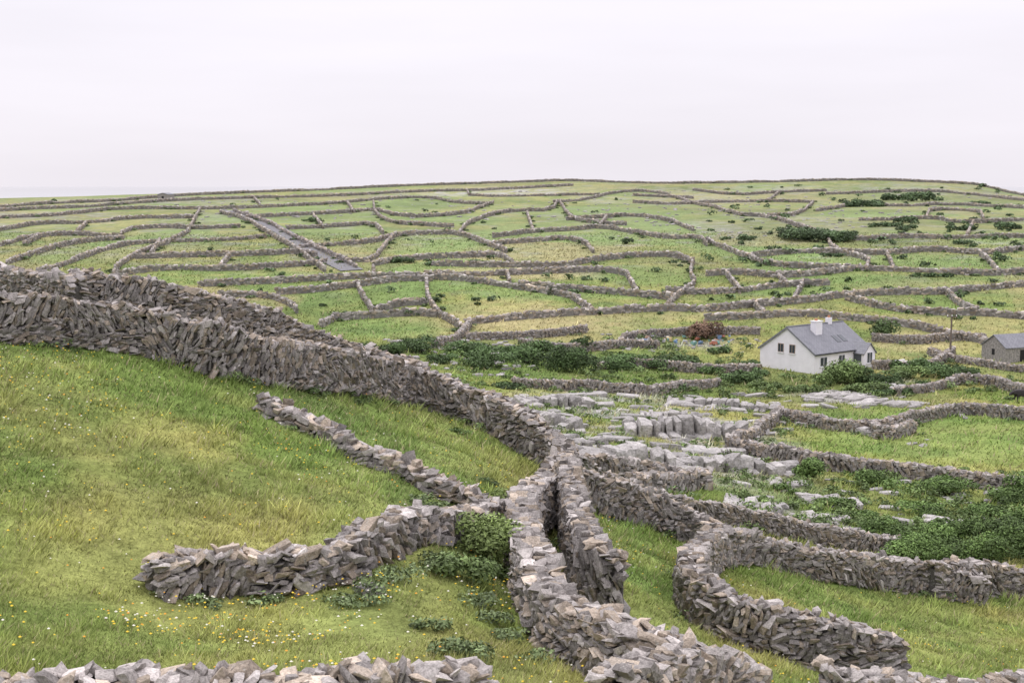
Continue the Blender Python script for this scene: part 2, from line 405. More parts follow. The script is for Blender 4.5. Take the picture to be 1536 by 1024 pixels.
# ------------------------------------------------------------------ walls: far fields
FAR=[
 [(-40,308),(0,306),(80,301),(170,298),(240,292),(330,287),(480,282),(600,276),(700,273),(790,270),(860,268),(930,271),(1050,272),(1150,270),(1300,267),(1400,271),(1480,275),(1545,291)],
 [(170,303),(260,297),(380,293),(520,290),(620,284),(740,282),(860,275)],
 [(0,322),(100,318),(180,308),(320,310),(440,305),(520,300),(560,296),(640,292),(680,300),(735,303)],
 [(0,340),(60,330),(130,330),(200,322),(290,322)],[(0,362),(50,350),(110,345),(180,352),(185,340),(240,335),(290,338),(360,335)],
 [(10,388),(60,372),(110,358),(185,352)],[(55,402),(110,385),(180,362),(230,357),(330,355),(400,350)],[(170,402),(185,385),(215,372),(260,355),(285,340)],
 [(205,380),(300,377),(380,376),(450,372),(475,378)],[(170,405),(250,395),(350,398),(430,392),(490,388)],
 [(330,315),(370,325),(400,343),(435,362),(462,382),(488,400)],[(350,312),(405,330),(440,350),(475,367),(500,378),(535,394)],
 [(370,322),(440,318),(520,315),(560,310),(600,322),(690,318),(720,308),(740,300)],[(560,300),(562,318),(590,330),(640,333),(680,335)],
 [(430,338),(500,335),(560,330),(575,345)],[(450,365),(490,362),(560,358),(590,348),(640,345),(690,345),(735,362),(760,372)],[(520,384),(560,385),(575,365),(590,350)],
 [(560,390),(600,383),(650,380),(700,378),(750,376),(770,390)],[(650,390),(720,392),(790,392),(850,393),(880,385),(940,378),(1010,376),(1040,388)],
 [(690,345),(700,330),(735,318),(770,312),(830,312),(835,300)],[(740,350),(800,342),(860,340),(900,335),(960,345),(1000,352),(1050,350),(1060,362)],
 [(740,360),(800,356),(850,352),(880,360),(890,372)],[(830,300),(880,296),(920,285),(970,283),(1010,290),(1060,305),(1100,318),(1150,320),(1200,335),(1240,348)],
 [(850,325),(900,322),(950,318),(1000,325),(1040,340)],[(840,300),(850,318),(870,328),(940,332)],[(950,300),(1000,303),(1060,300),(1150,298),(1220,300)],
 [(1060,355),(1090,368),(1120,380),(1160,392),(1240,395),(1330,398),(1400,400),(1470,405),(1536,402),(1600,400)],[(1040,385),(1035,405),(1045,418),(1010,440),(1000,455)],
 [(640,405),(700,405),(780,403),(850,400),(905,398),(940,405)],[(300,420),(400,416),(470,412),(550,408),(640,408)],[(415,432),(480,428),(540,420),(600,412),(650,412)],
 [(535,420),(545,440),(560,460)],[(640,412),(640,435),(655,462),(680,475),(700,490)],[(650,410),(700,412),(760,422),(830,432),(870,440)],[(780,418),(830,425),(900,430),(960,435),(1010,440)],
 [(500,470),(560,466),(620,462),(655,465)],[(480,480),(500,470)],[(700,475),(780,468),(860,462),(940,458),(1000,456)],[(330,435),(400,435),(440,450),(445,460)],
 [(1000,430),(1060,432),(1120,428),(1180,420),(1245,418)],[(1000,455),(1060,458),(1130,450),(1200,445),(1270,435),(1340,432),(1420,432),(1480,425),(1536,420),(1600,418)],
 [(1060,405),(1110,402),(1160,408),(1220,405),(1290,396)],[(1060,470),(1120,468),(1200,462),(1280,470),(1340,475),(1410,490),(1460,500),(1480,505)],
 [(1270,440),(1330,455),(1400,462),(1470,462),(1536,468),(1600,470)],[(1250,372),(1330,375),(1400,368),(1470,375),(1536,368),(1600,366)],[(1300,398),(1305,382),(1250,372),(1240,348)],
 [(1240,348),(1290,355),(1350,350),(1420,352),(1470,350),(1536,350),(1600,350)],[(1290,325),(1340,325),(1400,322),(1440,330),(1536,325),(1600,322)],[(1225,312),(1280,303),(1350,306),(1420,302),(1536,308)],
 [(1240,288),(1320,285),(1400,283),(1480,290),(1536,297)],[(1040,282),(1100,290),(1170,285),(1240,283)],[(1390,322),(1395,310),(1470,312),(1475,325)],[(1450,350),(1460,330)],
 [(1180,420),(1165,405)],[(1420,432),(1440,450),(1470,462)],[(1330,375),(1340,398)],[(1470,375),(1500,402)],[(560,408),(560,395)],[(330,395),(345,378)],[(240,357),(225,378)],
 [(860,440),(890,461)],[(760,404),(765,420)],[(940,405),(955,432)],[(1110,430),(1090,405)],[(1190,445),(1205,418)],[(470,320),(485,337)],[(800,342),(790,315)],
 [(900,335),(910,322)],[(1120,380),(1180,372),(1250,372)],[(130,330),(115,345)],[(300,310),(285,338)],
 [(1150,298),(1170,285)],[(1220,300),(1200,318),(1150,320)],[(0,312),(90,308),(180,303)],[(1130,450),(1150,467)],[(560,460),(600,448),(640,447)],
 [(700,282),(705,292),(830,290),(900,288)],[(380,293),(390,303)],[(950,290),(1040,294)],[(60,350),(35,362)],[(520,300),(530,314)],
]
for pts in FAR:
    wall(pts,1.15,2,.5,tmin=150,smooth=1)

# ------------------------------------------------------------------ road
pts=np.array([(528,406),(500,393),(478,381),(455,367),(430,351),(400,335),(370,324),(345,316)],float)
w=chaikin(unproj(pts[:,0],pts[:,1],0,150),2);L,f=sampler(w);s=np.linspace(0,L,160);x,y,a=f(s)
V=[];
for o in (-2.3,-.7,.7,2.3): V.append(np.stack([x-np.sin(a)*o,y+np.cos(a)*o,H(x-np.sin(a)*o,y+np.cos(a)*o)+.15],1))
i=np.arange(159);fs=np.vstack([np.stack([r*160+i,r*160+i+1,(r+1)*160+i+1,(r+1)*160+i],1) for r in range(3)])
new_mesh('country_road',np.vstack(V),fs,np.tile([[.18,.178,.185]],(640,1)),colmat('road_asphalt',((2,.15),),None,.9),flat=False)

# ------------------------------------------------------------------ limestone outcrops
def outcrop(pts,hm,dep,n_per=1.0,tmin=70):
    pts=np.array(pts,float);w=chaikin(unproj(pts[:,0],pts[:,1],0,tmin),1);L,f=sampler(w)
    P_=[];Rt=[];S_=[]
    for row,(hf,of) in enumerate(((1,0),(1.0,.9),(.35,-.8))):
        s=0;ss=[];ww=[]
        while s<L:
            wd=rng.uniform(.35,1.35)*n_per;ss.append(s+wd/2);ww.append(wd);s+=wd*1.03+(rng.random()<.12)*rng.uniform(.3,1.6)
        ss=np.array(ss);ww=np.array(ww);
        if row>=2:
            k=rng.random(len(ss))<.4;ss=ss[k];ww=ww[k]
        m=len(ss)
        if m==0: continue
        x,y,a=f(ss);oo=of*dep*.7+rng.normal(0,.16,m)+1.2*(vnoise(ss/4,ss*0,30)-.5)
        sg=np.where(np.cos(a)>0,1,-1)
        x=x-np.sin(a)*oo*sg;y=y+np.cos(a)*oo*sg
        hs=hm*hf*(.5+.75*vnoise(ss/3,ss*0,row))*rng.uniform(.85,1.1,m)
        P_.append(np.stack([x,y,H(x,y)+hs*.20],1));Rt.append(rotm(a+rng.normal(0,.12,m),rng.normal(0,.08,m),rng.normal(.05,.08,m)*sg))
        S_.append(np.stack([ww*1.04,dep*rng.uniform(.85,1.1,m),hs*1.5],1))
    P_=np.vstack(P_);m=len(P_)
    t=rng.uniform(.76,1.15,m)[:,None]
    v,fc,cc=scatter(T_rock,P_,np.concatenate(Rt),np.vstack(S_),np.array([[.345,.33,.315]])*t)
    new_mesh('limestone_outcrop',v,fc,cc,M_rock)
for pts,hm,dep in [([(1000,605),(1060,609),(1160,617)],1.1,1.6),([(775,606),(830,608),(885,610)],1.2,1.5),([(935,648),(1000,653),(1060,656),(1115,661)],2.0,2.0),
 ([(855,690),(930,698),(1000,700)],1.6,1.8),([(995,700),(1080,705),(1190,713)],1.2,1.5),([(780,622),(830,635),(870,645)],1.0,1.4),([(1195,637),(1260,644),(1310,654)],.7,.9),
 ([(1220,592),(1290,602),(1355,612)],.6,2.2),([(1085,754),(1160,768)],.5,1.4),([(1200,748),(1280,760)],.6,1.2),([(1380,780),(1460,790)],.5,1.2),([(960,624),(1045,630)],.9,1.3),([(835,668),(905,672)],.9,1.3),
 ([(1330,578),(1350,588)],.7,1.0),([(1150,722),(1210,730)],.5,1.0),([(1200,772),(1260,780)],.4,1.0),([(690,528),(770,538)],.6,1.2),([(1040,678),(1110,684)],.8,1.2)]:
    outcrop(pts,hm,dep)
def loose(px0,px1,py0,py1,nn,s0,s1,tmin=70,flat=.4,strip=False):
    w=unproj(rng.uniform(px0,px1,nn),rng.uniform(py0,py1,nn),0,tmin)
    z=H(w[:,0],w[:,1]);sc=rng.uniform(s0,s1,nn)
    yaw=rng.normal(-.12,.15,nn) if strip else rng.uniform(0,6,nn)
    return scatter(T_rock,np.stack([w[:,0],w[:,1],z+sc*.03],1),rotm(yaw,rng.normal(0,.08,nn),rng.normal(0,.08,nn)),np.stack([sc,sc*(.45 if strip else .75),sc*flat],1),np.array([[.345,.332,.318]])*rng.uniform(.75,1.1,nn)[:,None])
v,f_,cc=join([loose(770,1190,592,708,140,.4,1.4,70,.35),loose(770,1180,592,708,85,1.4,3.2,70,.22,True),loose(560,800,505,565,110,.5,1.5),loose(900,1140,500,530,90,.3,.9),loose(1360,1400,660,672,5,.5,.9),loose(1090,1536,720,800,90,.4,1.5,60,.3,True),
  loose(1180,1400,585,612,40,.6,2.4,80,.22,True),loose(250,1500,283,330,260,.7,2.0,200),loose(900,1300,300,360,120,.6,1.5,200)])
new_mesh('scattered_limestone_boulders',v,f_,cc,M_rock)
v,f_,cc=join([loose(540,560,880,892,5,.3,.55,18,.6),loose(240,340,880,895,12,.25,.5,18,.6),loose(1425,1450,620,628,4,.6,1.0,70)])
new_mesh('fallen_wall_stones',v,f_,cc,M_stone)

# ------------------------------------------------------------------ bushes
def leaves(cx,cy,cz_,rx,ry,rz,nleaf,ls,tint,K=7):
    k=K
    th=rng.uniform(0,2*math.pi,k);rr=np.sqrt(rng.random(k))*.62
    cc=np.stack([np.cos(th)*rr*rx,np.sin(th)*rr*ry,rng.uniform(.1,.6,k)*rz],1)
    cr=rng.uniform(.32,.55,k);tn=rng.uniform(.6,1.35,k)
    idx=rng.integers(0,k,nleaf);d=rng.normal(size=(nleaf,3));d/=np.linalg.norm(d,axis=1)[:,None];d[:,2]=np.where(d[:,2]<-.3,-d[:,2],d[:,2])
    rad=cr[idx]*rng.uniform(.72,1.15,nleaf)
    p=cc[idx]+d*rad[:,None]*np.array([[rx,ry,rz]])
    p[:,2]=np.maximum(p[:,2],-.05)
    nrm=d+rng.normal(0,.6,(nleaf,3))+[0,0,.4];nrm/=np.linalg.norm(nrm,axis=1)[:,None]
    t=np.cross(nrm,rng.normal(size=(nleaf,3)));t/=np.linalg.norm(t,axis=1)[:,None];b_=np.cross(nrm,t)
    s=ls*rng.uniform(.6,1.3,nleaf)[:,None]
    q=np.stack([p-t*s,p-b_*s*.5+nrm*s*.1,p+t*s,p+b_*s*.5+nrm*s*.1],1)+np.array([cx,cy,cz_])
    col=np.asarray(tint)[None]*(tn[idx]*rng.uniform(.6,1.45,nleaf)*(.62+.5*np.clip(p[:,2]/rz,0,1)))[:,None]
    v=q.reshape(-1,3);o=(np.arange(nleaf)*4)[:,None];f=np.concatenate([o+[0,1,2],o+[0,2,3]])
    return v,f,np.repeat(col,4,axis=0)
G_D=(.080,.130,.045);G_M=(.125,.180,.060);G_L=(.16,.215,.066);G_R=(.14,.088,.06)
def bushes(name,lst,tmin=0,tint=G_M,dens=1.0,lsf=1.0):
    parts=[]
    for q in lst:
        px,py,wd,hp=q[:4];ti=q[4] if len(q)>4 else tint
        w=unproj([px],[py],0,tmin)[0];D=w[1];rx=wd*D/F/2;rz=hp*D/F
        k=max(1,int(round(rx/max(rz*1.3,.3))))
        for j in range(k):
            ox=(j+.5)/k*2-1
            bx=w[0]+ox*rx*(1-1/k)*1.0;by=w[1]+rng.uniform(-.3,.3)*rz
            rxx=max(rx/k*1.25,rz*.7);ls=max(.05,.0011*D)*lsf
            nl=int(np.clip(11*(rxx*rz)/(ls*ls)*dens,120,4500))
            parts.append(leaves(bx,by,float(H(bx,by)),rxx,max(rxx*.8,rz*.7),rz*rng.uniform(.75,1.1),nl,ls,np.array(ti)*rng.uniform(.85,1.2)))
    v,f_,c_=join(parts);return new_mesh(name,v,f_,c_,M_leaf)
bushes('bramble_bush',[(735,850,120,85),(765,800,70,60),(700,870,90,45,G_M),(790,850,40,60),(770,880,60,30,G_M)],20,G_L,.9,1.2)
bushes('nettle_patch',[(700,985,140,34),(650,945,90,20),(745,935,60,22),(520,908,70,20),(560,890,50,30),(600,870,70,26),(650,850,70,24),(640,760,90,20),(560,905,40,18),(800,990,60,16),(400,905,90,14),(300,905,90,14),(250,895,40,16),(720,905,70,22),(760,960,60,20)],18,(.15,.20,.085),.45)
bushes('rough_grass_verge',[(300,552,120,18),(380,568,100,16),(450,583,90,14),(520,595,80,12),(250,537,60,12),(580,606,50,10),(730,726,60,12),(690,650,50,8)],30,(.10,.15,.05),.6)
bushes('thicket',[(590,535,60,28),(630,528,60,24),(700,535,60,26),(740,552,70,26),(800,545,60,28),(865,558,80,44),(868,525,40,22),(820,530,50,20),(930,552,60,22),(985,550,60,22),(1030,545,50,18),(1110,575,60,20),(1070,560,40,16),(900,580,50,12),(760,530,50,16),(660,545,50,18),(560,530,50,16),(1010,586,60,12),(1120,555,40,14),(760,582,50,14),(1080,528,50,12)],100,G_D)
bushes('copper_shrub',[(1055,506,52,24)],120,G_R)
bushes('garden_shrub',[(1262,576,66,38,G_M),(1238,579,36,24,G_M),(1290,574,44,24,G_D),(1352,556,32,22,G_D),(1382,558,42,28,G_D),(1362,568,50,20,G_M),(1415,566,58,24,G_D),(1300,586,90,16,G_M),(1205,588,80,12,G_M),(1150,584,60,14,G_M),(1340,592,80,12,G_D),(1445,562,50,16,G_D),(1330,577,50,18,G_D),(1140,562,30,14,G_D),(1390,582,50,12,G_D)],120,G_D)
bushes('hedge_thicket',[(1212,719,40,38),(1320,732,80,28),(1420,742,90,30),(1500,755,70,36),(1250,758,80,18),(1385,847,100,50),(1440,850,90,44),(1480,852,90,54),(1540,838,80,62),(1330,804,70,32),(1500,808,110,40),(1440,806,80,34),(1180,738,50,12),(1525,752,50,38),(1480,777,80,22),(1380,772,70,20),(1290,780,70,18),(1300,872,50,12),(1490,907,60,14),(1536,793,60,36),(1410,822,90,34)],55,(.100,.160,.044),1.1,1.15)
bushes('hawthorn_thicket',[(1230,362,130,21),(1190,358,50,20),(1268,362,45,18),(1295,310,90,11),(1380,302,60,14),(1360,334,50,9),(1510,343,60,11),(1360,345,30,8),(715,397,50,8),(600,394,60,8),(470,333,35,6),(940,366,20,8),(765,378,14,9),(1475,280,14,5),(1470,308,40,7),(1120,360,40,7),(1250,385,50,6),(80,302,8,3),(1400,415,80,6),(520,475,50,8),(620,472,50,8),(1340,300,60,9),(1440,345,60,7),(1330,340,60,7),(660,398,60,6)],150,(.080,.122,.055))  # far leaf tint greyed, distance haze painted into the colour
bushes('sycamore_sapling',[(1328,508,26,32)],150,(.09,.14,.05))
parts=[]
def scrub(px0,px1,py0,py1,nn,r0,r1,tint,tmin,ls,nl):
    w=unproj(rng.uniform(px0,px1,nn),rng.uniform(py0,py1,nn),0,tmin);z=H(w[:,0],w[:,1])
    for (x_,y_),z_ in zip(w,z):
        r=rng.uniform(r0,r1);tt=np.array(tint)*rng.uniform(.75,1.35);parts.append(leaves(x_,y_,z_,r,r*.9,r*rng.uniform(.45,.85),nl,ls,tt,4))
scrub(560,1140,508,592,150,.5,1.6,G_M,100,.17,100)
scrub(780,1180,595,705,130,.4,1.0,G_M,80,.12,80)
scrub(1080,1536,705,805,140,.4,1.3,G_M,55,.12,110)
scrub(1000,1536,565,600,60,.5,1.4,G_M,100,.16,90)
scrub(250,1536,300,480,130,.6,1.6,(.10,.148,.065),160,.34,50)  # far scrub tints here and below carry painted haze
scrub(1050,1536,280,400,110,.9,2.4,(.085,.13,.058),200,.42,50)
for w,L,lod in WALLPATHS:
    if lod==0: continue
    Ls,f=sampler(w);k=int(Ls/(11 if lod==2 else 5))
    if k<1: continue
    s=rng.uniform(0,Ls,k);x,y,a=f(s);o=rng.choice([-1,1],k)*rng.uniform(.5,1.2,k);x=x-np.sin(a)*o;y=y+np.cos(a)*o;z=H(x,y)
    for i in range(k):
        r=rng.uniform(.4,1.2);parts.append(leaves(x[i],y[i],z[i],r*1.3,r,r*.6,40,.30 if lod==2 else .16,(.105,.152,.062),3))
v,f_,c_=join(parts);new_mesh('low_scrub',v,f_,c_,M_leaf)
parts=[]
for w,L,lod in WALLPATHS:
    if lod!=0: continue
    Ls,f=sampler(w);k=int(Ls/.9);s=rng.uniform(0,Ls,k);s=s[vnoise(s/3,s*0,400)>.42];k=len(s)
    x,y,a=f(s);o=rng.choice([-1,1],k)*rng.uniform(.5,.85,k);x=x-np.sin(a)*o;y=y+np.cos(a)*o;z=H(x,y)
    for i in range(k):
        r=rng.uniform(.18,.5);parts.append(leaves(x[i],y[i],z[i],r*1.3,r,r*.8,60,.05*max(1,y[i]/35),(.13,.185,.066),3))
v,f_,c_=join(parts);new_mesh('wall_foot_weeds',v,f_,c_,M_leaf)

# ------------------------------------------------------------------ grass
def grass(nb,y0,y1,hs,ws,amax=.44,name='meadow_grass',tone=1.0,ymx=1.8,thr=.62,tuft=1.1):
    l=rng.uniform(math.log(y0),math.log(y1),nb);y=np.exp(l);a=rng.uniform(-amax,amax,nb);x=a*y
    keep=fbm(x/tuft,y/tuft,2,33)+rng.random(nb)*.7>thr
    x,y=x[keep],y[keep];nb=len(x)
    z=H(x,y)-.02
    cl=fbm(x/2.5,y/2.5,3,55);c2=np.clip(fbm(x/.7,y/.7,2,57)-.42,0,1)*2.6
    hgt=hs*(.30+.9*cl+1.5*c2)*rng.uniform(.6,1.4,nb)*np.clip(y/32,.8,ymx);wd=ws*np.maximum(y/24,.8)*rng.uniform(.6,1.3,nb)
    th=rng.uniform(0,2*math.pi,nb);ln=rng.uniform(.3,1.3,nb)*hgt;ph=rng.normal(.6,1.4,nb)
    p=np.stack([x,y,z],1);e=np.stack([np.cos(th)*wd,np.sin(th)*wd,np.zeros(nb)],1)*.5
    tip=p+np.stack([np.cos(ph)*ln,np.sin(ph)*ln,hgt],1)
    v=np.stack([p-e,p+e,tip],1).reshape(-1,3);f=np.arange(nb*3).reshape(-1,3)
    g=gcol(x,y)*tone*rng.uniform(.68,1.5,nb)[:,None]*(.70+.75*c2[:,None])
    yl=(rng.random(nb)<.11)[:,None];g=np.where(yl,np.array([[.42,.37,.21]])*rng.uniform(.6,1.1,nb)[:,None],g)
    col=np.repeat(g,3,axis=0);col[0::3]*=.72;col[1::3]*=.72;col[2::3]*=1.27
    return new_mesh(name,v,f,col,M_grass)
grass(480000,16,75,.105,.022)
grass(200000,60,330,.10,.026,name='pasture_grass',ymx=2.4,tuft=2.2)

# wildflowers
nb=2800
a=rng.uniform(-.42,.42,nb*3);y=np.exp(rng.uniform(math.log(18),math.log(50),nb*3));x=a*y
k=(fbm(x/3,y/3,2,201)>.55)|(rng.random(nb*3)<.15);k&=(x<4)|(rng.random(nb*3)<.3);x,y=x[k][:nb],y[k][:nb];nb=len(x)
z=H(x,y)+rng.uniform(.10,.24,nb);r=rng.uniform(.014,.034,nb)
tv=np.array([[1,0,0],[0,1,0],[-1,0,0],[0,-1,0],[0,0,.7],[0,0,-.5]]);tf=np.array([[0,1,4],[1,2,4],[2,3,4],[3,0,4],[1,0,5],[2,1,5],[3,2,5],[0,3,5]])
v=(tv[None]*r[:,None,None]+np.stack([x,y,z],1)[:,None]).reshape(-1,3);f_=(tf[None]+(np.arange(nb)*6)[:,None,None]).reshape(-1,3)
cw=rng.random(nb);cc=np.where((cw<.62)[:,None],[[.78,.56,.05]],np.where((cw<.75)[:,None],[[.75,.35,.04]],[[.75,.73,.62]]))
new_mesh('wildflowers',v,f_,np.repeat(cc,6,axis=0),M_paint)

# ------------------------------------------------------------------ buildings
def pmat(name,col,rough=.7,var=.08,scale=3,spec=.3):
    m,nt,b=mat_new(name,rough,spec);tc=nt.nodes.new('ShaderNodeTexCoord');nz=nt.nodes.new('ShaderNodeTexNoise');nz.inputs['Scale'].default_value=scale;nz.inputs['Detail'].default_value=5
    nt.links.new(tc.outputs['Object'],nz.inputs['Vector']);cr=nt.nodes.new('ShaderNodeValToRGB')
    cr.color_ramp.elements[0].position=.3;cr.color_ramp.elements[1].position=.7
    cr.color_ramp.elements[0].color=(*[c_*(1-var) for c_ in col],1);cr.color_ramp.elements[1].color=(*[min(1,c_*(1+var)) for c_ in col],1)
    nt.links.new(nz.outputs['Fac'],cr.inputs['Fac']);nt.links.new(cr.outputs['Color'],b.inputs['Base Color']);return m
M_white=pmat('white_render',(.78,.765,.80),.85,.05,1.2)
M_glass=pmat('window_glass',(.05,.06,.07),.15,.1,1,.6)
M_frame=pmat('window_frame',(.35,.27,.22),.6)
M_wframe=pmat('white_frame',(.78,.78,.8),.5)
M_clay=pmat('clay_pot',(.45,.22,.13),.8)
M_wood=pmat('pole_wood',(.16,.13,.11),.9,.2,6)
M_dark=pmat('dark_gap',(.02,.02,.02),.9)
M_slate,nt,b=mat_new('roof_slate',.6,.4)
tc=nt.nodes.new('ShaderNodeTexCoord');br=nt.nodes.new('ShaderNodeTexBrick');br.inputs['Scale'].default_value=1.0
br.inputs['Color1'].default_value=(.155,.16,.18,1);br.inputs['Color2'].default_value=(.21,.215,.235,1);br.inputs['Mortar'].default_value=(.10,.10,.11,1)
br.inputs['Mortar Size'].default_value=.015;br.inputs['Brick Width'].default_value=.4;br.inputs['Row Height'].default_value=.25
nt.links.new(tc.outputs['Object'],br.inputs['Vector']);nt.links.new(br.outputs['Color'],b.inputs['Base Color'])
def part(name,v,f,mat,parent):
    me=bpy.data.meshes.new(name);me.from_pydata([tuple(q) for q in v],[],[tuple(q) for q in f]);me.update()
    bm=bmesh.new();bm.from_mesh(me);bmesh.ops.recalc_face_normals(bm,faces=bm.faces);bm.to_mesh(me);bm.free()
    me.materials.append(mat);ob=bpy.data.objects.new(name,me);scene.collection.objects.link(ob);ob.parent=parent;return ob
def box(name,x0,x1,y0,y1,z0,z1,mat,parent):
    v=[(x,y,z) for x in(x0,x1) for y in(y0,y1) for z in(z0,z1)]
    return part(name,v,[(0,1,3,2),(4,6,7,5),(0,4,5,1),(2,3,7,6),(0,2,6,4),(1,5,7,3)],mat,parent)
def gable_house(nm,px,py,tmin,theta,Wd,Ln,eave,ridge,wmat,overh=.25):
    w=unproj([px],[py],0,tmin)[0]
    az=math.atan2(w[0],w[1]);d=np.array([math.sin(az),math.cos(az)]);r=np.array([math.cos(az),-math.sin(az)])
    g=-r*math.cos(theta)+d*math.sin(theta)
    l=r*math.sin(theta)+d*math.cos(theta)
    root=bpy.data.objects.new(nm,None);scene.collection.objects.link(root)
    X=-g
    zb=float(H(w[0],w[1]))
    root.matrix_world=Matrix(((X[0],l[0],0,w[0]),(X[1],l[1],0,w[1]),(0,0,1,zb),(0,0,0,1)))
    v=[(-Wd,0,-1.5),(0,0,-1.5),(0,0,eave),(-Wd/2,0,ridge),(-Wd,0,eave)]
    v+= [(a_,Ln,c_) for a_,b_,c_ in v]
    part('walls',v,[(0,1,2,3,4),(9,8,7,6,5),(0,5,6,1),(1,6,7,2),(2,7,8,3),(3,8,9,4),(4,9,5,0)],wmat,root)
    t=.12;sl=(ridge-eave)/(Wd/2);e=overh
    for sgn,nme in ((1,'roof_front'),(-1,'roof_back')):
        xe=(0+e) if sgn>0 else (-Wd-e);ze=eave-sl*e
        pts=[(-Wd/2,-.15,ridge+.01),(xe,-.15,ze+.01),(xe,Ln+.15,ze+.01),(-Wd/2,Ln+.15,ridge+.01)]
        part(nme,pts+[(a_,b_,c_+t) for a_,b_,c_ in pts],[(0,1,2,3),(4,7,6,5),(0,4,5,1),(1,5,6,2),(2,6,7,3),(3,7,4,0)],M_slate,root)
    return root,sl
RG=5.6
house,sl=gable_house('white_farmhouse',1221,561,140,math.radians(38),9.0,11.5,2.6,RG,M_white)
Wd=9.0
def rz(x): return RG-abs(x+Wd/2)*sl
def win(nm,axis,a0,a1,z0,z1,root,plane,fm=None):
    fm=fm or M_wframe
    if axis=='g':
        box(nm+'_frame',a0-.08,a1+.08,plane-.05,plane+.02,z0-.08,z1+.08,fm,root)
        box(nm+'_glass',a0,a1,plane-.07,plane,z0,z1,M_glass,root)
        box(nm+'_mullion',(a0+a1)/2-.03,(a0+a1)/2+.03,plane-.09,plane,z0,z1,fm,root)
        box(nm+'_sill',a0-.15,a1+.15,plane-.14,plane+.01,z0-.18,z0-.09,M_wframe,root)
    else:
        box(nm+'_frame',plane-.02,plane+.05,a0-.08,a1+.08,z0-.08,z1+.08,fm,root)
        box(nm+'_glass',plane,plane+.07,a0,a1,z0,z1,M_glass,root)
        box(nm+'_mullion',plane,plane+.09,(a0+a1)/2-.03,(a0+a1)/2+.03,z0,z1,fm,root)
        box(nm+'_sill',plane-.01,plane+.14,a0-.15,a1+.15,z0-.18,z0-.09,M_wframe,root)
win('upper_window_left','g',-5.9,-5.1,2.4,3.4,house,0,M_frame)
win('upper_window_right','g',-4.0,-3.2,2.4,3.4,house,0,M_frame)
win('window_front','l',1.2,2.5,.9,2.0,house,0)
win('window_front_mid','l',5.0,6.2,.9,2.0,house,0)
for sgn in(1,-1):
    xe=.25 if sgn>0 else -Wd-.25;ze=2.6-sl*.25
    part('bargeboard',[(-Wd/2,-.20,RG-.12),(xe,-.20,ze-.12),(xe,-.16,ze-.12),(-Wd/2,-.16,RG-.12),(-Wd/2,-.20,RG+.16),(xe,-.20,ze+.16),(xe,-.16,ze+.16),(-Wd/2,-.16,RG+.16)],[(0,1,2,3),(4,7,6,5),(0,4,5,1),(1,5,6,2),(2,6,7,3),(3,7,4,0)],M_slate,house)
box('ridge_tiles',-Wd/2-.12,-Wd/2+.12,-.2,11.7,RG+.08,RG+.2,M_slate,house)
box('chimney',-Wd/2+.9,-Wd/2+1.8,3.6,4.9,RG-1.4,RG+.65,M_white,house);box('chimney_cap',-Wd/2+.82,-Wd/2+1.88,3.52,4.98,RG+.65,RG+.77,M_wframe,house)
box('chimney_pot',-Wd/2+1.2,-Wd/2+1.5,4.0,4.3,RG+.77,RG+1.05,M_clay,house)
box('rear_chimney',-Wd/2-.3,-Wd/2+.3,8.2,8.9,RG-.3,RG+.8,M_white,house);box('rear_chimney_pot',-Wd/2-.12,-Wd/2+.12,8.45,8.7,RG+.8,RG+1.1,M_clay,house)
for yy in (6.3,7.6):
    x0,x1=-2.3,-1.2
    for nm,dx,mt,up in (('rooflight_frame',.05,M_slate,.17),('rooflight_glass',0,M_glass,.20)):
        a0,a1,b0,b1=x0-dx,x1+dx,yy-dx,yy+.8+dx
        v=[(a0,b0,rz(a0)+.05),(a1,b0,rz(a1)+.05),(a1,b1,rz(a1)+.05),(a0,b1,rz(a0)+.05)];v+=[(p,q,s_-.05+up) for p,q,s_ in v]
        part(nm,v,[(0,1,2,3),(4,7,6,5),(0,4,5,1),(1,5,6,2),(2,6,7,3),(3,7,4,0)],mt,house)
py0,py1=8.2,10.6;pm=(py0+py1)/2
v=[(-1.5,py0,-1.5),(-1.5,py1,-1.5),(-1.5,py1,2.2),(-1.5,pm,3.4),(-1.5,py0,2.2)];v+=[(1.6,b_,c_) for a_,b_,c_ in v]
part('porch_walls',v,[(0,1,2,3,4),(9,8,7,6,5),(0,5,6,1),(1,6,7,2),(2,7,8,3),(3,8,9,4),(4,9,5,0)],M_white,house)
for s_ in(-1,1):
    ye=pm+s_*1.4;ze=2.0
    p=[(-2.2,pm,3.42),(1.8,pm,3.42),(1.8,ye,ze),(-2.2,ye,ze)]
    part('porch_roof',p+[(a_,b_,c_+.1) for a_,b_,c_ in p],[(0,1,2,3),(4,7,6,5),(0,4,5,1),(1,5,6,2),(2,6,7,3),(3,7,4,0)],M_slate,house)
win('porch_window','l',pm-.5,pm+.5,.9,2.2,house,1.6)
box('porch_side_glass',-.1,1.2,py0-.05,py0,.9,2.0,M_glass,house)
box('gutter',.2,.34,-.1,8.0,2.38,2.48,M_dark,house)
box('low_white_wall',3.0,3.25,9.5,15,-.8,1.0,M_white,house)

M_rub=pmat('rubble_masonry',(.26,.245,.23),.95,.4,4)
cot,sl2=gable_house('stone_cottage',1508,545,140,math.radians(48),4.6,6.5,2.0,3.5,M_rub,.12)
box('window_hole',-2.6,-2.1,-.04,.03,.9,1.7,M_dark,cot);box('door',-.02,.05,2.4,3.3,-.3,1.7,M_dark,cot);box('chimney',-2.6,-2.0,5.7,6.3,3.2,4.3,M_rub,cot)
hut,sl3=gable_house('stone_hut',252,301,300,math.radians(30),4.5,5,2.3,2.9,M_rub,.05)
box('doorway',-2.7,-1.8,-.04,.03,0,1.7,M_dark,hut)

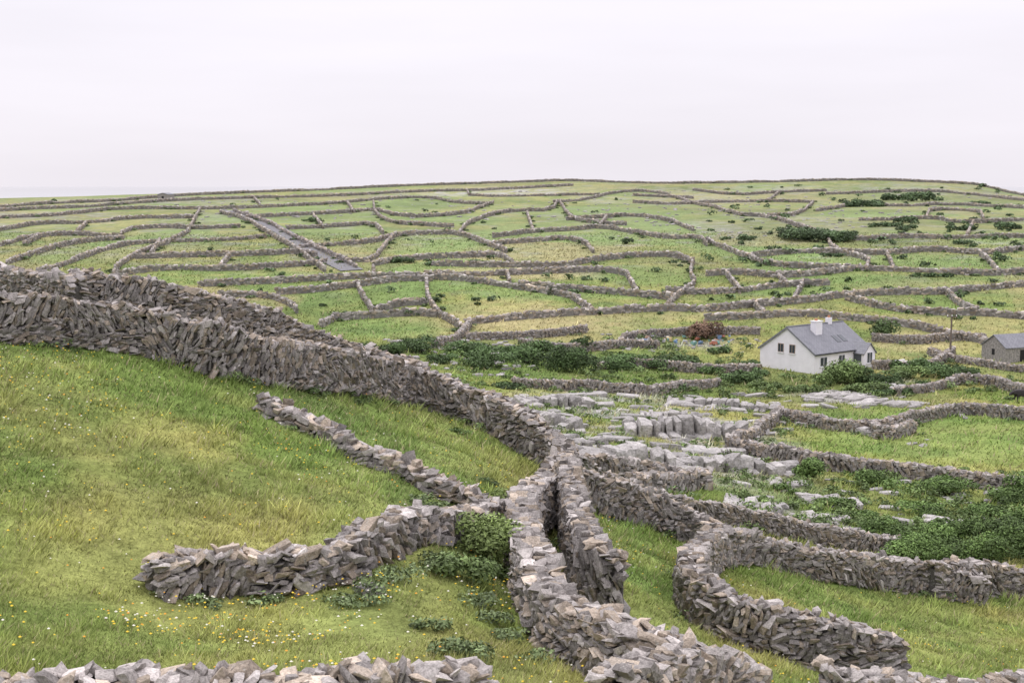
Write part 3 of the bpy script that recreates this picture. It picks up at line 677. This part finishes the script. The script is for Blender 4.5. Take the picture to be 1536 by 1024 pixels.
w=unproj([1425],[537],0,130)[0];zb=float(H(*w))
root=bpy.data.objects.new('utility_pole',None);scene.collection.objects.link(root);root.location=(w[0],w[1],zb)
bm=bmesh.new();bmesh.ops.create_cone(bm,cap_ends=True,segments=10,radius1=.15,radius2=.10,depth=7);me=bpy.data.meshes.new('pole');bm.to_mesh(me);bm.free();me.materials.append(M_wood)
ob=bpy.data.objects.new('pole',me);scene.collection.objects.link(ob);ob.parent=root;ob.location=(0,0,2.8)
box('crossarm',-.7,.7,-.16,-.06,5.6,5.75,M_wood,root)
for xx in(-.6,0,.6): box('insulator',xx-.05,xx+.05,-.15,-.07,5.75,5.95,M_wframe,root)

nn=60
w=unproj(rng.uniform(925,1098,nn),rng.uniform(507,519,nn),0,140);z=H(w[:,0],w[:,1])
pal=np.array([[.5,.5,.52],[.38,.15,.10],[.14,.22,.35],[.42,.34,.16],[.16,.30,.27],[.55,.55,.56],[.35,.35,.36],[.4,.27,.2],[.5,.5,.5]])
sc=rng.uniform(.3,.8,(nn,1))*np.array([[1,.8,.8]])*rng.uniform(.7,1.2,(nn,3))
v,f_,cc=scatter(T_near,np.stack([w[:,0],w[:,1],z+.35],1),rotm(rng.uniform(0,6,nn),rng.normal(0,.2,nn),rng.normal(0,.2,nn)),sc,pal[rng.integers(0,9,nn)])
new_mesh('fishing_gear_pile',v,f_,cc,M_paint)

# ------------------------------------------------------------------ cow
def cow(px,py,yaw):
    w=unproj([px],[py],0,90)[0];zb=float(H(*w))
    V=[];E=[];R=[]
    def add(p,r,par=None):
        V.append(p);R.append(r)
        if par is not None:E.append((par,len(V)-1))
        return len(V)-1
    pel=add((-.75,0,1.1),(.30,.30));mid=add((-.1,0,1.02),(.36,.40),pel);ch=add((.55,0,1.08),(.30,.36),mid)
    nk=add((.95,0,1.12),(.17,.22),ch);hd=add((1.2,0,1.0),(.14,.16),nk);mz=add((1.5,0,.78),(.09,.09),hd)
    for s_ in(-1,1):
        a=add((-.8,.22*s_,.85),(.17,.17),pel);k=add((-.68,.24*s_,.66),(.11,.11),a);h_=add((-.86,.24*s_,.42),(.065,.065),k);ft=add((-.80,.24*s_,.03),(.06,.06),h_)
        a=add((.5,.2*s_,.75),(.13,.13),ch);k=add((.53,.22*s_,.42),(.075,.075),a);ft=add((.52,.22*s_,.03),(.06,.06),k)
        add((1.12,.24*s_,1.12),(.05,.03),hd)
    t=add((-1.02,0,1.1),(.05,.05),pel);add((-1.1,0,.5),(.035,.035),t)
    me=bpy.data.meshes.new('grazing_cow');me.from_pydata(V,E,[]);ob=bpy.data.objects.new('grazing_cow',me);scene.collection.objects.link(ob)
    ob.location=(w[0],w[1],zb);ob.rotation_euler=(0,0,yaw)
    sk=ob.modifiers.new('skin','SKIN')
    for i,r in enumerate(R): me.skin_vertices[0].data[i].radius=r
    me.skin_vertices[0].data[0].use_root=True
    ob.modifiers.new('sub','SUBSURF').levels=2;ob.modifiers['sub'].render_levels=2
    me.materials.append(pmat('cow_hide',(.035,.03,.032),.8,.3,2))
cow(1530,602,math.radians(200))

# ------------------------------------------------------------------ world + sun
wd=bpy.data.worlds.new('World');scene.world=wd;wd.use_nodes=True;nt=wd.node_tree;nt.nodes.clear()
out=nt.nodes.new('ShaderNodeOutputWorld');bg=nt.nodes.new('ShaderNodeBackground');bg.inputs['Strength'].default_value=.1
EL,AZ=math.radians(58),math.radians(-40)
sky=nt.nodes.new('ShaderNodeTexSky');sky.sky_type='NISHITA';sky.sun_disc=False;sky.sun_elevation=EL;sky.sun_rotation=AZ
tc=nt.nodes.new('ShaderNodeTexCoord');sp=nt.nodes.new('ShaderNodeSeparateXYZ');nt.links.new(tc.outputs['Generated'],sp.inputs[0])
def math_(op,a,b_=None,clamp=False):
    n_=nt.nodes.new('ShaderNodeMath');n_.operation=op;n_.use_clamp=clamp
    for i_,q in enumerate((a,b_)):
        if q is None: continue
        if isinstance(q,(int,float)): n_.inputs[i_].default_value=q
        else: nt.links.new(q,n_.inputs[i_])
    return n_.outputs[0]
zc=math_('MAXIMUM',sp.outputs['Z'],0.0)
L1=math_('ADD',math_('MULTIPLY',math_('POWER',zc,1.4),16.8),9.2)
mp=nt.nodes.new('ShaderNodeMapping');mp.inputs['Scale'].default_value=(1.3,1.3,9);nt.links.new(tc.outputs['Generated'],mp.inputs[0])
nz=nt.nodes.new('ShaderNodeTexNoise');nz.inputs['Scale'].default_value=1.6;nz.inputs['Detail'].default_value=4;nt.links.new(mp.outputs[0],nz.inputs['Vector'])
cl=math_('ADD',math_('MULTIPLY',nz.outputs['Fac'],.26),.86)
L2=math_('MULTIPLY',L1,cl)
cmb=nt.nodes.new('ShaderNodeVectorMath');cmb.operation='SCALE';cmb.inputs[0].default_value=(1.0,.955,1.03);nt.links.new(L2,cmb.inputs['Scale'])
mx=nt.nodes.new('ShaderNodeMixRGB');mx.inputs['Fac'].default_value=.06;nt.links.new(cmb.outputs[0],mx.inputs['Color1']);nt.links.new(sky.outputs[0],mx.inputs['Color2'])
nt.links.new(mx.outputs[0],bg.inputs['Color']);nt.links.new(bg.outputs[0],out.inputs['Surface'])
sl_=bpy.data.lights.new('sun','SUN');sl_.energy=1.0;sl_.angle=math.radians(20);sl_.color=(1,.97,.92)
so=bpy.data.objects.new('sun',sl_);scene.collection.objects.link(so)
dv=Vector((math.sin(AZ)*math.cos(EL),math.cos(AZ)*math.cos(EL),math.sin(EL)))
so.rotation_euler=dv.to_track_quat('Z','Y').to_euler()

# ------------------------------------------------------------------ camera
cam=bpy.data.cameras.new('camera');cam.lens=45;cam.sensor_width=36;cam.clip_end=200000;cam.clip_start=.5
co=bpy.data.objects.new('camera',cam);scene.collection.objects.link(co);co.location=(0,0,0);co.rotation_euler=(math.radians(90)-P,0,0)
scene.camera=co
scene.view_settings.view_transform='Standard';scene.view_settings.look='None';scene.view_settings.exposure=0
